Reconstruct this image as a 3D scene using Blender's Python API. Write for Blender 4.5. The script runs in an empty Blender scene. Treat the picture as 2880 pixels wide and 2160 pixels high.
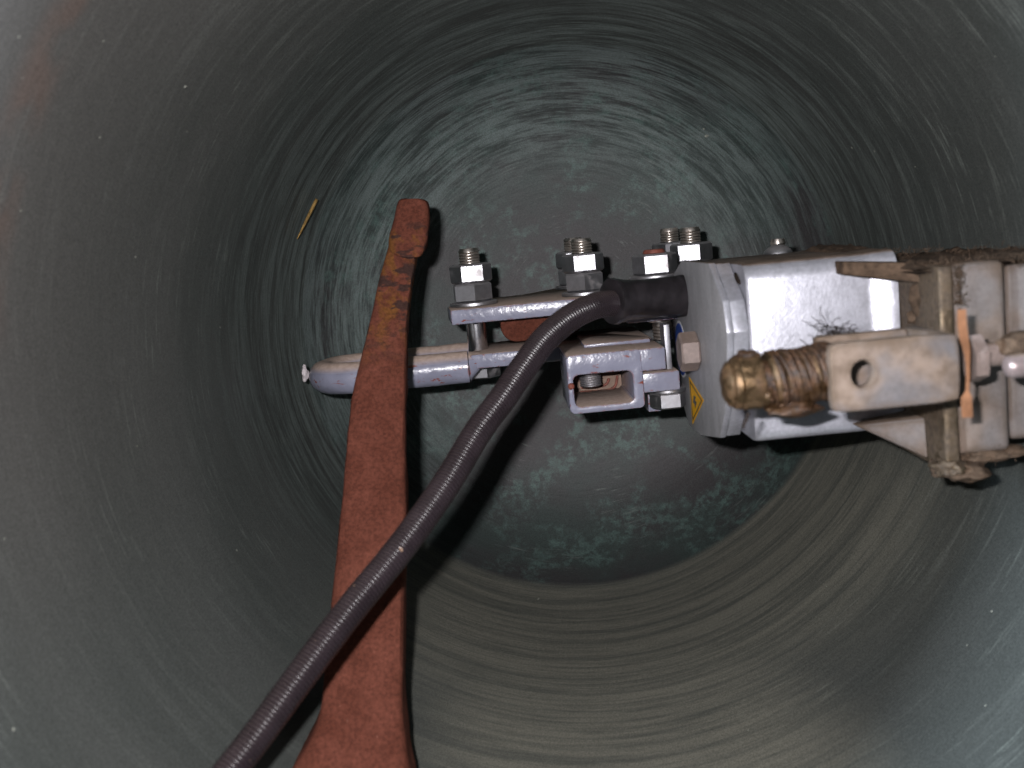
import bpy, bmesh, math, random
from mathutils import Vector, Matrix, noise
from mathutils.bvhtree import BVHTree
random.seed(7)
S = bpy.context.scene
COL = S.collection
PI = math.pi

# ------------------------------------------------------------------ camera, world, light, exposure
F = 3088.0                                    # focal length in units of a 2880-wide frame
VPX, VPY, ROLL = 1375.0, 665.0, math.radians(5.5)
yc = Vector(((VPX-1440)/F, (1080-VPY)/F, -1.0)).normalized()
xz = (math.cos(ROLL)*yc.x + math.sin(ROLL)*yc.y)/(-yc.z)
xc = Vector((math.cos(ROLL), math.sin(ROLL), xz)).normalized()
zc = xc.cross(yc).normalized()
ROT = Matrix((xc, yc, zc))
cam_data = bpy.data.cameras.new('camera')
cam = bpy.data.objects.new('camera', cam_data); COL.objects.link(cam)
cam.matrix_world = ROT.to_4x4()
cam_data.sensor_width = 36.0
cam_data.lens = 36.0*F/2880.0
cam_data.clip_start = 0.01; cam_data.clip_end = 50
cam_data.dof.use_dof = True
cam_data.dof.focus_distance = 0.92
cam_data.dof.aperture_fstop = 8.0
S.camera = cam

w = bpy.data.worlds.new('World'); S.world = w; w.use_nodes = True
bg = w.node_tree.nodes['Background']
bg.inputs[0].default_value = (0.62, 0.74, 0.95, 1); bg.inputs[1].default_value = 0.018

def area(name, loc, target, sx, sy, power, col):
    l = bpy.data.lights.new(name, 'AREA'); l.shape = 'RECTANGLE'; l.size = sx; l.size_y = sy
    l.energy = power; l.color = col
    o = bpy.data.objects.new(name, l); COL.objects.link(o); o.location = loc
    o.rotation_euler = (Vector(target)-Vector(loc)).to_track_quat('-Z', 'Y').to_euler()
    return o
# the camera's own flash, up and left of the lens
fl = ROT @ Vector((-0.042, 0.028, 0.0))
area('camera_flash', fl, fl + Vector((0.0, 1.0, -0.12)), 0.020, 0.010, 7.6, (1.0, 0.97, 0.99))
# daylight falling in under the lip of the bell from a louvre window
area('window_daylight', (-1.5, -0.43, 0.45), (0.42, 0.6, -0.2), 0.14, 0.5, 80.0, (0.72, 0.86, 1.0))
# and the same from the other side of the belfry
area('window_daylight', (1.45, -0.34, -0.70), (-0.25, 0.45, 0.25), 0.12, 0.4, 75.0, (0.80, 0.87, 1.0))

S.view_settings.view_transform = 'Standard'
S.view_settings.look = 'None'
S.view_settings.exposure = 0.0
S.view_settings.gamma = 1.0
S.render.engine = 'CYCLES'
S.cycles.max_bounces = 4; S.cycles.diffuse_bounces = 2; S.cycles.glossy_bounces = 2; S.cycles.transmission_bounces = 0
S.cycles.use_denoising = True; S.cycles.adaptive_threshold = 0.025; S.cycles.sample_clamp_indirect = 0.6
S.cycles.caustics_reflective = False; S.cycles.caustics_refractive = False

# ------------------------------------------------------------------ geometry helpers
def ray(px, py):
    return ROT @ Vector(((px-1440)/F, (1080-py)/F, -1.0))
def P(px, py, y):                              # point of the place at distance y along the bell
    d = ray(px, py); return d*(y/d.y)
def PX(px, py, x):                             # the same on a plane across
    d = ray(px, py); return d*(x/d.x)

def tag(o, label=None, cat=None, group=None, kind=None):
    if label: o['label'] = label
    if cat: o['category'] = cat
    if group: o['group'] = group
    if kind: o['kind'] = kind
    return o
def thing(name, loc, label, cat, group=None):
    o = bpy.data.objects.new(name, None); COL.objects.link(o)
    o.location = loc; o.empty_display_size = 0.02
    return tag(o, label, cat, group)
def world_loc(o):
    p = Vector(o.location)
    while o.parent is not None:
        o = o.parent; p = p + Vector(o.location)
    return p
def link(name, bm, m, parent=None, smooth=None, origin=None):
    """one mesh object from a bmesh in world coordinates"""
    bmesh.ops.recalc_face_normals(bm, faces=bm.faces[:])
    vs = [v.co.copy() for v in bm.verts]
    if origin is None:
        lo = Vector([min(v[i] for v in vs) for i in range(3)]); hi = Vector([max(v[i] for v in vs) for i in range(3)])
        origin = (lo+hi)/2
    origin = Vector(origin)
    bmesh.ops.translate(bm, verts=bm.verts[:], vec=-origin)
    me = bpy.data.meshes.new(name); bm.to_mesh(me); bm.free()
    if smooth is not None:
        for p in me.polygons: p.use_smooth = True
        if smooth < 179:
            me.set_sharp_from_angle(angle=math.radians(smooth))
    for mm in (m if isinstance(m, (list, tuple)) else [m]): me.materials.append(mm)
    o = bpy.data.objects.new(name, me); COL.objects.link(o)
    o.location = origin
    if parent is not None:
        o.parent = parent; o.location = origin - world_loc(parent)
    return o

def bev(bm, r, seg=2, angle=25):
    es = [e for e in bm.edges if len(e.link_faces) == 2 and e.calc_face_angle(0) > math.radians(angle)]
    if r > 0: bmesh.ops.bevel(bm, geom=es, offset=r, segments=seg, profile=0.5, affect='EDGES', clamp_overlap=True)
    return bm
def box(x0, x1, y0, y1, z0, z1, r=0.0, seg=2, bm=None):
    b = bmesh.new()
    bmesh.ops.create_cube(b, size=1, matrix=Matrix.Translation(((x0+x1)/2, (y0+y1)/2, (z0+z1)/2)) @ Matrix.Diagonal((abs(x1-x0), abs(y1-y0), abs(z1-z0), 1)))
    bev(b, r, seg)
    return b
def prism(pts, vec, r=0.0, seg=2):
    """polygon (3-d points) pushed along vec"""
    b = bmesh.new(); vec = Vector(vec)
    a = [b.verts.new(p) for p in pts]; c = [b.verts.new(Vector(p)+vec) for p in pts]
    b.faces.new(a); b.faces.new(c[::-1]); n = len(pts)
    for i in range(n): b.faces.new((a[i], a[(i+1) % n], c[(i+1) % n], c[i]))
    bmesh.ops.recalc_face_normals(b, faces=b.faces[:])
    bev(b, r, seg)
    return b
def frame(axis):
    axis = Vector(axis).normalized()
    u = axis.cross(Vector((0, 0, 1)))
    if u.length < 1e-3: u = axis.cross(Vector((1, 0, 0)))
    u.normalize(); return axis, u, axis.cross(u)
def lathe(prof, base, axis, n=24, b=None, rot=0.0, fn=None):
    """prof: (radius, height) along axis from base, closed with caps"""
    b = b or bmesh.new(); a, u, v = frame(axis); base = Vector(base); rings = []
    for k, (r, h) in enumerate(prof):
        ring = []
        for i in range(n):
            t = 2*PI*i/n + rot
            rr = r*(fn(t, h) if fn else 1)
            ring.append(b.verts.new(base + a*h + (u*math.cos(t)+v*math.sin(t))*rr))
        rings.append(ring)
    for q, w_ in zip(rings, rings[1:]):
        for i in range(n): b.faces.new((q[i], q[(i+1) % n], w_[(i+1) % n], w_[i]))
    b.faces.new(rings[0][::-1]); b.faces.new(rings[-1])
    return b
def crom(pts, n):
    pts = [Vector(p) for p in pts]; out = []
    e = [pts[0]*2-pts[1]] + pts + [pts[-1]*2-pts[-2]]
    for i in range(1, len(e)-2):
        for k in range(n):
            t = k/n; p0, p1, p2, p3 = e[i-1:i+3]
            out.append(0.5*((2*p1)+(p2-p0)*t+(2*p0-5*p1+4*p2-p3)*t*t+(3*p1-p0-3*p2+p3)*t**3))
    out.append(pts[-1]); return out
def resample(path, step):
    out = [path[0]]; acc = 0
    for a, c in zip(path, path[1:]):
        L = (c-a).length; pos = 0
        while acc + (L-pos) >= step:
            pos += step-acc; acc = 0; out.append(a.lerp(c, pos/L))
        acc += L-pos
    return out
def sweep(path, rad, n=16, b=None, flat=1.0, cap=True):
    """tube along a path, rad a number or f(i, t)"""
    b = b or bmesh.new(); rings = []; m = len(path)
    tg = [(path[min(i+1, m-1)]-path[max(i-1, 0)]).normalized() for i in range(m)]
    nrm = frame(tg[0])[1]
    for i, p in enumerate(path):
        nrm = (nrm - tg[i]*nrm.dot(tg[i])).normalized(); bn = tg[i].cross(nrm)
        ring = []
        for k in range(n):
            t = 2*PI*k/n; r = rad(i, t) if callable(rad) else rad
            ring.append(b.verts.new(p + nrm*math.cos(t)*r + bn*math.sin(t)*r*flat))
        rings.append(ring)
    for q, w_ in zip(rings, rings[1:]):
        for i in range(n): b.faces.new((q[i], q[(i+1) % n], w_[(i+1) % n], w_[i]))
    if cap: b.faces.new(rings[0][::-1]); b.faces.new(rings[-1])
    return b
def rough(bm, amp, sc, seed=0.0):
    bm.normal_update()
    for v in bm.verts:
        v.co += v.normal*amp*noise.fractal(v.co*sc+Vector((seed, seed*2, 0)), 0.8, 2.0, 3)
    return bm

# ------------------------------------------------------------------ materials
class NT:
    def __init__(s, name):
        s.m = bpy.data.materials.new(name); s.m.use_nodes = True
        s.t = s.m.node_tree; s.t.nodes.clear()
        s.out = s.n('ShaderNodeOutputMaterial'); s.b = s.n('ShaderNodeBsdfPrincipled')
        s.l(s.b.outputs[0], s.out.inputs[0])
    def n(s, ty, **kw):
        x = s.t.nodes.new(ty)
        for k, v in kw.items(): setattr(x, k, v)
        return x
    def l(s, a, b): s.t.links.new(a, b)
    def put(s, sock, v):
        if hasattr(v, 'links'): s.l(v, sock)
        elif isinstance(v, tuple) and len(v) == 3 and sock.type == 'RGBA': sock.default_value = (*v, 1)
        else: sock.default_value = v
    def math(s, op, a, b=0.0, c=None, clamp=False):
        x = s.n('ShaderNodeMath', operation=op, use_clamp=clamp)
        s.put(x.inputs[0], a); s.put(x.inputs[1], b)
        if c is not None: s.put(x.inputs[2], c)
        return x.outputs[0]
    def mix(s, f, a, b, mode='MIX'):
        x = s.n('ShaderNodeMix', data_type='RGBA', blend_type=mode)
        s.put(x.inputs[0], f); s.put(x.inputs[6], a); s.put(x.inputs[7], b); return x.outputs[2]
    def noise(s, vec, sc, det=4.0, ro=0.55, dist=0.0):
        x = s.n('ShaderNodeTexNoise'); x.inputs['Scale'].default_value = sc
        x.inputs['Detail'].default_value = det; x.inputs['Roughness'].default_value = ro; x.inputs['Distortion'].default_value = dist
        if vec is not None: s.l(vec, x.inputs['Vector'])
        return x.outputs[0]
    def ramp(s, f, lo, hi, a=0.0, b=1.0):
        x = s.n('ShaderNodeMapRange', clamp=True, interpolation_type='SMOOTHSTEP'); s.put(x.inputs[0], f)
        x.inputs[1].default_value = lo; x.inputs[2].default_value = hi; x.inputs[3].default_value = a; x.inputs[4].default_value = b
        return x.outputs[0]
    def geo(s): return s.n('ShaderNodeNewGeometry')
    def pos(s): return s.geo().outputs['Position']
    def scaled(s, vec, v):
        x = s.n('ShaderNodeMapping'); s.l(vec, x.inputs[0]); x.inputs['Scale'].default_value = v; return x.outputs[0]
    def up(s, lo, hi):
        x = s.n('ShaderNodeSeparateXYZ'); s.l(s.geo().outputs['Normal'], x.inputs[0]); return s.ramp(x.outputs[2], lo, hi)
    def edge(s, rad, lo=0.02, hi=0.12):
        x = s.n('ShaderNodeBevel', samples=4); x.inputs['Radius'].default_value = rad
        d = s.n('ShaderNodeVectorMath', operation='DOT_PRODUCT')
        s.l(x.outputs[0], d.inputs[0]); s.l(s.geo().outputs['Normal'], d.inputs[1])
        return s.ramp(s.math('SUBTRACT', 1.0, d.outputs['Value']), lo, hi)
    def bump(s, h, strength, dist=0.001):
        x = s.n('ShaderNodeBump'); x.inputs['Strength'].default_value = strength; x.inputs['Distance'].default_value = dist
        s.l(h, x.inputs['Height']); s.l(x.outputs[0], s.b.inputs['Normal'])
    def done(s, col, rough=0.6, metal=0.0, spec=None):
        s.put(s.b.inputs['Base Color'], col); s.put(s.b.inputs['Roughness'], rough); s.put(s.b.inputs['Metallic'], metal)
        if spec is not None: s.b.inputs['Specular IOR Level'].default_value = spec
        return s.m

DUST = (0.39, 0.29, 0.235)
def m_bell():
    t = NT('bronze_patina')
    co = t.n('ShaderNodeTexCoord').outputs['Object']
    sp = t.n('ShaderNodeSeparateXYZ'); t.l(co, sp.inputs[0])
    x, y, z = sp.outputs
    r = t.math('SQRT', t.math('ADD', t.math('MULTIPLY', x, x), t.math('MULTIPLY', z, z)))
    r = t.math('MAXIMUM', r, 0.02)
    dx = t.math('DIVIDE', x, r); dz = t.math('DIVIDE', z, r)
    s = t.n('ShaderNodeAttribute', attribute_name='arc').outputs['Fac']
    def cyl(a, b):
        c = t.n('ShaderNodeCombineXYZ')
        t.l(t.math('MULTIPLY', dx, a), c.inputs[0]); t.l(t.math('MULTIPLY', dz, a), c.inputs[1]); t.l(t.math('MULTIPLY', s, b), c.inputs[2])
        return c.outputs[0]
    def toward(ax, az, lo, hi):
        return t.ramp(t.math('ADD', t.math('MULTIPLY', dx, ax), t.math('MULTIPLY', dz, az)), lo, hi)
    wall = t.ramp(s, 0.283, 0.297)
    streak = t.noise(cyl(2.3, 95), 1.0, 4, 0.66)
    fine = t.noise(cyl(7.0, 480), 1.0, 3, 0.68)
    broad = t.noise(cyl(1.1, 13), 1.0, 2, 0.5)
    blot = t.noise(co, 8.0, 4, 0.6)
    spk = t.noise(co, 110.0, 4, 0.75)
    grain = t.noise(co, 1100.0, 1, 0.5)
    sf = t.math('ADD', t.math('MULTIPLY', streak, 0.55), t.math('MULTIPLY', fine, 0.45))
    col = t.mix(t.ramp(broad, 0.3, 0.7), (0.042, 0.046, 0.044), (0.053, 0.056, 0.054))
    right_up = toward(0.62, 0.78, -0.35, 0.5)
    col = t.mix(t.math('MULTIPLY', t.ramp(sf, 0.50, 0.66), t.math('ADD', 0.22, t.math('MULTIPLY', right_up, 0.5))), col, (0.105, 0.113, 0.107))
    # crown: greener, flecked with verdigris in patches
    crown = t.mix(t.ramp(blot, 0.38, 0.62), (0.040, 0.037, 0.038), (0.038, 0.048, 0.045))
    vg = t.math('MULTIPLY', t.ramp(t.noise(co, 14.0, 6, 0.68), 0.47, 0.60), t.ramp(spk, 0.42, 0.62))
    crown = t.mix(t.math('MULTIPLY', vg, 0.8), crown, (0.074, 0.112, 0.101))
    col = t.mix(wall, crown, col)
    # pale belt of scoured patina round the shoulder, upper side
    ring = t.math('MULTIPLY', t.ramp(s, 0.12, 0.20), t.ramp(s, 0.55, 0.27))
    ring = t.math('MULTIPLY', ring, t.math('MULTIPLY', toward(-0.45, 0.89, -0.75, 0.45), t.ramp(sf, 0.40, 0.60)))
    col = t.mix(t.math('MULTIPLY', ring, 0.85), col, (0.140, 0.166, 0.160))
    # long thin scratches
    scr = t.math('MULTIPLY', t.ramp(fine, 0.57, 0.70), t.ramp(t.noise(cyl(3.0, 16), 1.0, 1), 0.50, 0.66))
    col = t.mix(t.math('MULTIPLY', scr, 0.5), col, (0.15, 0.165, 0.152))
    # settled dust along the lower side, combed into rings
    low = t.math('MULTIPLY', wall, toward(0.22, -0.975, 0.40, 0.80))
    low = t.math('MULTIPLY', low, t.math('MAXIMUM', t.ramp(s, 0.60, 0.44), toward(0.0, -1.0, 0.82, 0.97)))
    comb = t.math('ADD', t.math('MULTIPLY', t.noise(cyl(0.9, 95), 1.0, 5, 0.75), 0.7), t.math('MULTIPLY', fine, 0.3))
    dcol = t.mix(t.ramp(comb, 0.37, 0.60), (0.078, 0.079, 0.070), (0.150, 0.144, 0.121))
    col = t.mix(t.math('MULTIPLY', low, 0.92), col, dcol)
    # rust ring near the mouth, upper left, and a rust patch low on the left
    stn = t.noise(cyl(7, 40), 1.0, 3)
    st = t.math('MULTIPLY', t.ramp(s, 0.697, 0.714), t.ramp(s, 0.737, 0.720))
    st = t.math('MULTIPLY', st, t.math('MULTIPLY', toward(-0.86, 0.51, 0.88, 0.97), t.ramp(stn, 0.35, 0.62)))
    st2 = t.math('MULTIPLY', toward(-0.873, -0.487, 0.985, 0.998), t.math('MULTIPLY', t.ramp(s, 0.79, 0.82), t.ramp(stn, 0.35, 0.55)))
    col = t.mix(t.math('MULTIPLY', t.math('MAXIMUM', st, st2), 0.55), col, (0.105, 0.050, 0.032))
    col = t.mix(t.math('MULTIPLY', t.ramp(s, 0.45, 0.75), toward(-0.86, 0.51, 0.45, 0.95)), col, t.mix(0.6, col, (0.062, 0.056, 0.054)))
    col = t.mix(0.45, col, t.mix(t.ramp(grain, 0.3, 0.7), (0.45, 0.45, 0.45), (1.55, 1.55, 1.55)), 'MULTIPLY')
    col = t.mix(1.0, col, t.mix(wall, (1.12, 1.15, 1.15), (1.18, 1.20, 1.17)), 'MULTIPLY')
    t.bump(t.math('ADD', t.math('MULTIPLY', streak, 0.7), t.math('MULTIPLY', fine, 0.3)), 0.45, 0.0010)
    return t.done(col, 0.56, 0.1, 0.35)
def m_rust(name='red_rust', dark=(0.084, 0.026, 0.016), lite=(0.122, 0.040, 0.026), worn=0.0):
    t = NT(name); p = t.pos()
    a = t.noise(p, 45.0, 6, 0.65); b = t.noise(p, 420.0, 4, 0.7); c = t.noise(t.scaled(p, (1, 1, 0.5)), 60.0, 5, 0.7, 0.5)
    col = t.mix(t.ramp(a, 0.3, 0.7), dark, lite)
    if worn:
        sz = t.n('ShaderNodeSeparateXYZ'); t.l(p, sz.inputs[0])
        hi = t.ramp(sz.outputs[2], worn[0], worn[1])          # bare forged neck towards the top
        hi = t.math('MULTIPLY', hi, t.ramp(sz.outputs[2], worn[3], worn[2]))
        col = t.mix(t.math('MULTIPLY', hi, t.ramp(c, 0.48, 0.62)), col, (0.135, 0.055, 0.016))
        col = t.mix(t.math('MULTIPLY', hi, t.ramp(t.noise(t.scaled(p, (1, 1, 2.2)), 55.0, 4, 0.6), 0.52, 0.60)), col, (0.042, 0.022, 0.018))
    sc = t.math('MULTIPLY', t.ramp(t.noise(p, 130.0, 3, 0.5, 1.2), 0.71, 0.76), 0.35)
    col = t.mix(sc, col, (0.34, 0.17, 0.12))
    col = t.mix(0.55, col, t.mix(t.ramp(b, 0.3, 0.7), (0.45, 0.45, 0.45), (1.5, 1.5, 1.5)), 'MULTIPLY')
    t.bump(t.math('ADD', b, t.math('MULTIPLY', a, 0.6)), 0.35, 0.0006)
    return t.done(col, 0.88, 0.0, 0.12)
def m_paint():
    t = NT('lavender_grey_paint'); p = t.pos()
    a = t.noise(p, 60.0, 4); b = t.noise(p, 260.0, 3); ch = t.noise(t.scaled(p, (0.45, 1, 1.6)), 210.0, 4, 0.6)
    col = t.mix(t.ramp(a, 0.3, 0.7), (0.195, 0.200, 0.262), (0.232, 0.238, 0.308))
    wear = t.math('MULTIPLY', t.edge(0.0022), t.ramp(t.noise(p, 170.0, 4, 0.6), 0.46, 0.6))
    chips = t.math('MULTIPLY', t.ramp(ch, 0.60, 0.66), t.ramp(t.noise(p, 32.0, 2), 0.46, 0.56))
    col = t.mix(t.math('MAXIMUM', wear, chips), col, (0.20, 0.045, 0.026))
    dust = t.math('MULTIPLY', t.up(0.35, 0.85), t.ramp(a, 0.1, 0.35))
    dcol = t.mix(t.ramp(b, 0.35, 0.65), DUST, (0.47, 0.36, 0.30))
    col = t.mix(dust, col, dcol)
    t.bump(t.noise(p, 150.0, 3, 0.6), 0.45, 0.0012)
    return t.done(col, t.ramp(dust, 0.0, 1.0, 0.27, 0.9), 0.0, 0.5)
def m_steel(name, col, rough, dusty=0.0, brown=(0.2, 0.13, 0.085)):
    t = NT(name); p = t.pos()
    a = t.noise(p, 180.0, 5, 0.65)
    c = t.mix(t.ramp(a, 0.3, 0.7), tuple(k*0.8 for k in col), col)
    f = t.math('MULTIPLY', t.ramp(t.noise(p, 70.0, 4), 0.62-0.3*dusty, 0.8-0.25*dusty), min(1.0, dusty*1.3))
    if dusty: f = t.math('MAXIMUM', f, t.math('MULTIPLY', t.up(0.3, 0.9), dusty))
    c = t.mix(f, c, brown) if dusty else c
    t.bump(t.noise(p, 600.0, 3), 0.12, 0.0004)
    return t.done(c, t.math('ADD', t.math('MULTIPLY', f, 0.4), rough) if dusty else rough, t.math('SUBTRACT', 1.0, f) if dusty else 1.0)
def m_alu(name, col, metal, rough, dust=0.0, streak=(1, 1, 1), rim=None):
    t = NT(name); p = t.pos()
    a = t.noise(t.scaled(p, streak), 70.0, 5, 0.6); b = t.noise(p, 420.0, 4, 0.65); g = t.noise(p, 22.0, 3)
    c = t.mix(t.ramp(a, 0.3, 0.7), tuple(k*0.78 for k in col), col)
    c = t.mix(0.35, c, t.mix(t.ramp(b, 0.3, 0.7), (0.7, 0.7, 0.7), (1.25, 1.25, 1.25)), 'MULTIPLY')
    f = t.up(0.80, 0.96)
    if dust: f = t.math('MAXIMUM', f, t.math('MULTIPLY', t.ramp(g, 0.7-0.35*dust, 0.85-0.3*dust), dust))
    c = t.mix(f, c, t.mix(t.ramp(a, 0.35, 0.65), (0.105, 0.070, 0.046), (0.20, 0.145, 0.11)))
    if rim:
        e = t.math('MULTIPLY', t.edge(rim, 0.004, 0.09), t.ramp(t.noise(p, 55.0, 4), 0.30, 0.55))
        c = t.mix(e, c, (0.085, 0.055, 0.034)); f = t.math('MAXIMUM', f, e)
    t.bump(t.math('ADD', t.math('MULTIPLY', a, 0.8), t.math('MULTIPLY', b, 0.4)), 0.35, 0.0009)
    return t.done(c, t.math('ADD', t.math('MULTIPLY', f, 0.35), rough, clamp=True), t.math('MULTIPLY', t.math('SUBTRACT', 1.0, f), metal))
def m_flat(name, col, rough=0.6, spec=0.4, var=0.15, sc=200.0):
    t = NT(name); p = t.pos(); a = t.noise(p, sc, 4, 0.65)
    c = t.mix(t.ramp(a, 0.3, 0.7), tuple(k*(1-var) for k in col), tuple(min(1, k*(1+var)) for k in col))
    return t.done(c, rough, 0.0, spec)
def m_conduit():
    t = NT('black_conduit_plastic'); p = t.pos()
    a = t.noise(p, 60.0, 4); b = t.noise(p, 500.0, 3)
    c = t.mix(t.ramp(a, 0.3, 0.7), (0.014, 0.0095, 0.012), (0.022, 0.0155, 0.019))
    d = t.math('MULTIPLY', t.up(0.2, 0.95), 0.16)
    c = t.mix(d, c, (0.15, 0.12, 0.105))
    sp = t.ramp(t.noise(p, 160.0, 2, 0.4), 0.74, 0.78)
    c = t.mix(t.math('MULTIPLY', sp, 0.7), c, (0.34, 0.22, 0.15))
    return t.done(c, t.math('ADD', 0.30, t.math('MULTIPLY', d, 0.4)), 0.0, 0.36)
def m_brass(name, col, rough, grime, ga, gb):
    t = NT(name); p = t.pos()
    a = t.noise(p, 75.0, 5, 0.65, 0.4); b = t.noise(p, 330.0, 4, 0.65)
    f = t.ramp(a, grime[0], grime[1])
    c = t.mix(f, col, t.mix(t.ramp(b, 0.35, 0.65), ga, gb))
    t.bump(t.math('ADD', a, t.math('MULTIPLY', b, 0.5)), 0.6, 0.0014)
    return t.done(c, t.math('ADD', rough, t.math('MULTIPLY', f, 0.25)), t.math('SUBTRACT', 0.95, t.math('MULTIPLY', f, 0.9)))

M = dict(
    bell=m_bell(), rust=m_rust(), paint=m_paint(),
    zinc=m_steel('zinc_plated_steel', (0.46, 0.46, 0.485), 0.41, 0.25),
    thread=m_steel('bolt_thread_steel', (0.50, 0.46, 0.42), 0.33, 0.35, (0.16, 0.10, 0.06)),
    shank=m_steel('polished_shank_steel', (0.68, 0.68, 0.71), 0.24, 0.05),
    galv=m_steel('galvanised_strip', (0.33, 0.33, 0.36), 0.5, 0.15),
    cap=m_alu('shaded_cast_end_cap', (0.43, 0.43, 0.45), 0.25, 0.5, 0.0, (1, 1, 0.35)),  # same metal as the housing; the face's shade is put into this greyer colour
    alu=m_alu('bright_cast_aluminium', (0.56, 0.565, 0.63), 0.60, 0.36, 0.0),
    castd=m_alu('dusty_cast_aluminium', (0.185, 0.163, 0.155), 0.1, 0.65, 0.7, (1, 1, 1), 0.009),
    neck=m_alu('dull_cast_neck', (0.26, 0.245, 0.245), 0.3, 0.4, 0.5),
    clev=m_alu('dusty_clevis_metal', (0.16, 0.146, 0.148), 0.2, 0.5, 0.95, (1, 1, 1), 0.007),
    grime=m_brass('grimy_brass_flange', (0.15, 0.112, 0.075), 0.5, (0.36, 0.58), (0.045, 0.031, 0.02), (0.095, 0.066, 0.043)),
    brass=m_brass('tarnished_brass', (0.145, 0.095, 0.052), 0.40, (0.44, 0.66), (0.04, 0.022, 0.012), (0.13, 0.07, 0.03)),
    grease=m_brass('greasy_wrapped_cord', (0.11, 0.06, 0.028), 0.34, (0.34, 0.54), (0.02, 0.011, 0.007), (0.075, 0.036, 0.017)),
    conduit=m_conduit(),
    boot=m_flat('black_rubber_boot', (0.016, 0.0135, 0.0155), 0.36, 0.55, 0.5, 70),
    blue=m_flat('blue_print', (0.022, 0.06, 0.27), 0.4),
    white=m_flat('white_print', (0.55, 0.55, 0.56), 0.5),
    yellow=m_flat('yellow_sticker', (0.82, 0.42, 0.008), 0.55, 0.15),
    black=m_flat('black_print', (0.012, 0.011, 0.01), 0.5),
    headbolt=m_alu('dusty_bolt_head', (0.25, 0.195, 0.175), 0.1, 0.6, 0.4),
    copper=m_flat('orange_copper_strip', (0.205, 0.095, 0.048), 0.45, 0.4, 0.25, 120),
    dirt=m_flat('brown_caked_dirt', (0.078, 0.052, 0.035), 0.9, 0.2, 0.45, 160),
    hair=m_flat('dark_fibre', (0.022, 0.016, 0.014), 0.8, 0.2),
    fluff=m_flat('white_fluff', (0.46, 0.42, 0.43), 0.9, 0.2, 0.2, 300),
    straw=m_flat('yellow_straw', (0.235, 0.145, 0.045), 0.7, 0.3, 0.3, 200),
    speck=m_flat('pale_spatter', (0.27, 0.28, 0.24), 0.8, 0.3, 0.3, 300),
    redpaint=m_flat('red_primer', (0.165, 0.050, 0.034), 0.6, 0.4, 0.3, 200),
    pinm=m_alu('dull_pin_steel', (0.32, 0.25, 0.24), 0.5, 0.32, 0.2),
    tan=m_flat('tan_dusty_paint', (0.20, 0.142, 0.112), 0.9, 0.2, 0.2, 120),
    hole=m_flat('cavity_shade', (0.02, 0.014, 0.011), 0.9, 0.1),  # shade of the slot and the case gap, put into the colour
)

# ------------------------------------------------------------------ the bell
A = P(1605, 900, 1.02)
bdir = ray(1500, 780).normalized()
bx_ = (Vector((1, 0, 0)) - bdir*bdir.x).normalized(); bz_ = bx_.cross(bdir)
borg = A - bdir*1.02
BM = Matrix((bx_, bdir, bz_)).transposed().to_4x4(); BM.translation = borg
inner = [(0.0005, 1.088), (0.06, 1.088), (0.11, 1.085), (0.155, 1.077), (0.192, 1.061), (0.221, 1.035), (0.2395, 0.999), (0.249, 0.955),
         (0.2555, 0.90), (0.266, 0.80), (0.284, 0.70), (0.311, 0.60), (0.345, 0.50), (0.384, 0.40), (0.428, 0.30), (0.462, 0.225), (0.480, 0.19)]
outer = [(0.494, 0.185), (0.505, 0.197), (0.485, 0.26), (0.445, 0.36), (0.395, 0.48), (0.350, 0.62), (0.312, 0.80), (0.292, 0.98), (0.278, 1.07), (0.24, 1.12), (0.13, 1.14), (0.0005, 1.142)]
ip = crom([(a, c, 0) for a, c in inner], 5)
op = crom([(a, c, 0) for a, c in outer], 3)
church_bell = thing('church_bell', A, 'dark green-grey patinated bronze bell seen from inside its mouth', 'bell')
def bell_shell():
    b = bmesh.new(); lay = b.verts.layers.float.new('arc'); rings = []; s = 0; prev = None; N = 160
    for p in ip + op:
        if prev is not None: s += (p-prev).length
        prev = p; ring = []
        for i in range(N):
            t = 2*PI*i/N
            v = b.verts.new((p.x*math.cos(t), p.y, p.x*math.sin(t))); v[lay] = s; ring.append(v)
        rings.append(ring)
    for q, w_ in zip(rings, rings[1:]):
        for i in range(N): b.faces.new((q[i], w_[i], w_[(i+1) % N], q[(i+1) % N]))
    b.faces.new(rings[0]); b.faces.new(rings[-1][::-1])
    bmesh.ops.recalc_face_normals(b, faces=b.faces[:])
    me = bpy.data.meshes.new('bell_wall'); b.to_mesh(me)
    for pl in me.polygons: pl.use_smooth = True
    me.materials.append(M['bell'])
    for v in b.verts: v.co = BM @ v.co
    tree = BVHTree.FromBMesh(b); b.free()
    o = bpy.data.objects.new('bell_wall', me); COL.objects.link(o)
    o.parent = church_bell
    o.matrix_local = Matrix.Translation(-A) @ BM
    return tree
bell_tree = bell_shell()
def on_bell(px, py, lift=0.0):
    d = ray(px, py).normalized(); h = bell_tree.ray_cast(Vector((0, 0, 0)), d)
    n = h[1] if h[1].dot(d) < 0 else -h[1]
    return h[0] + n*lift, n
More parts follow.
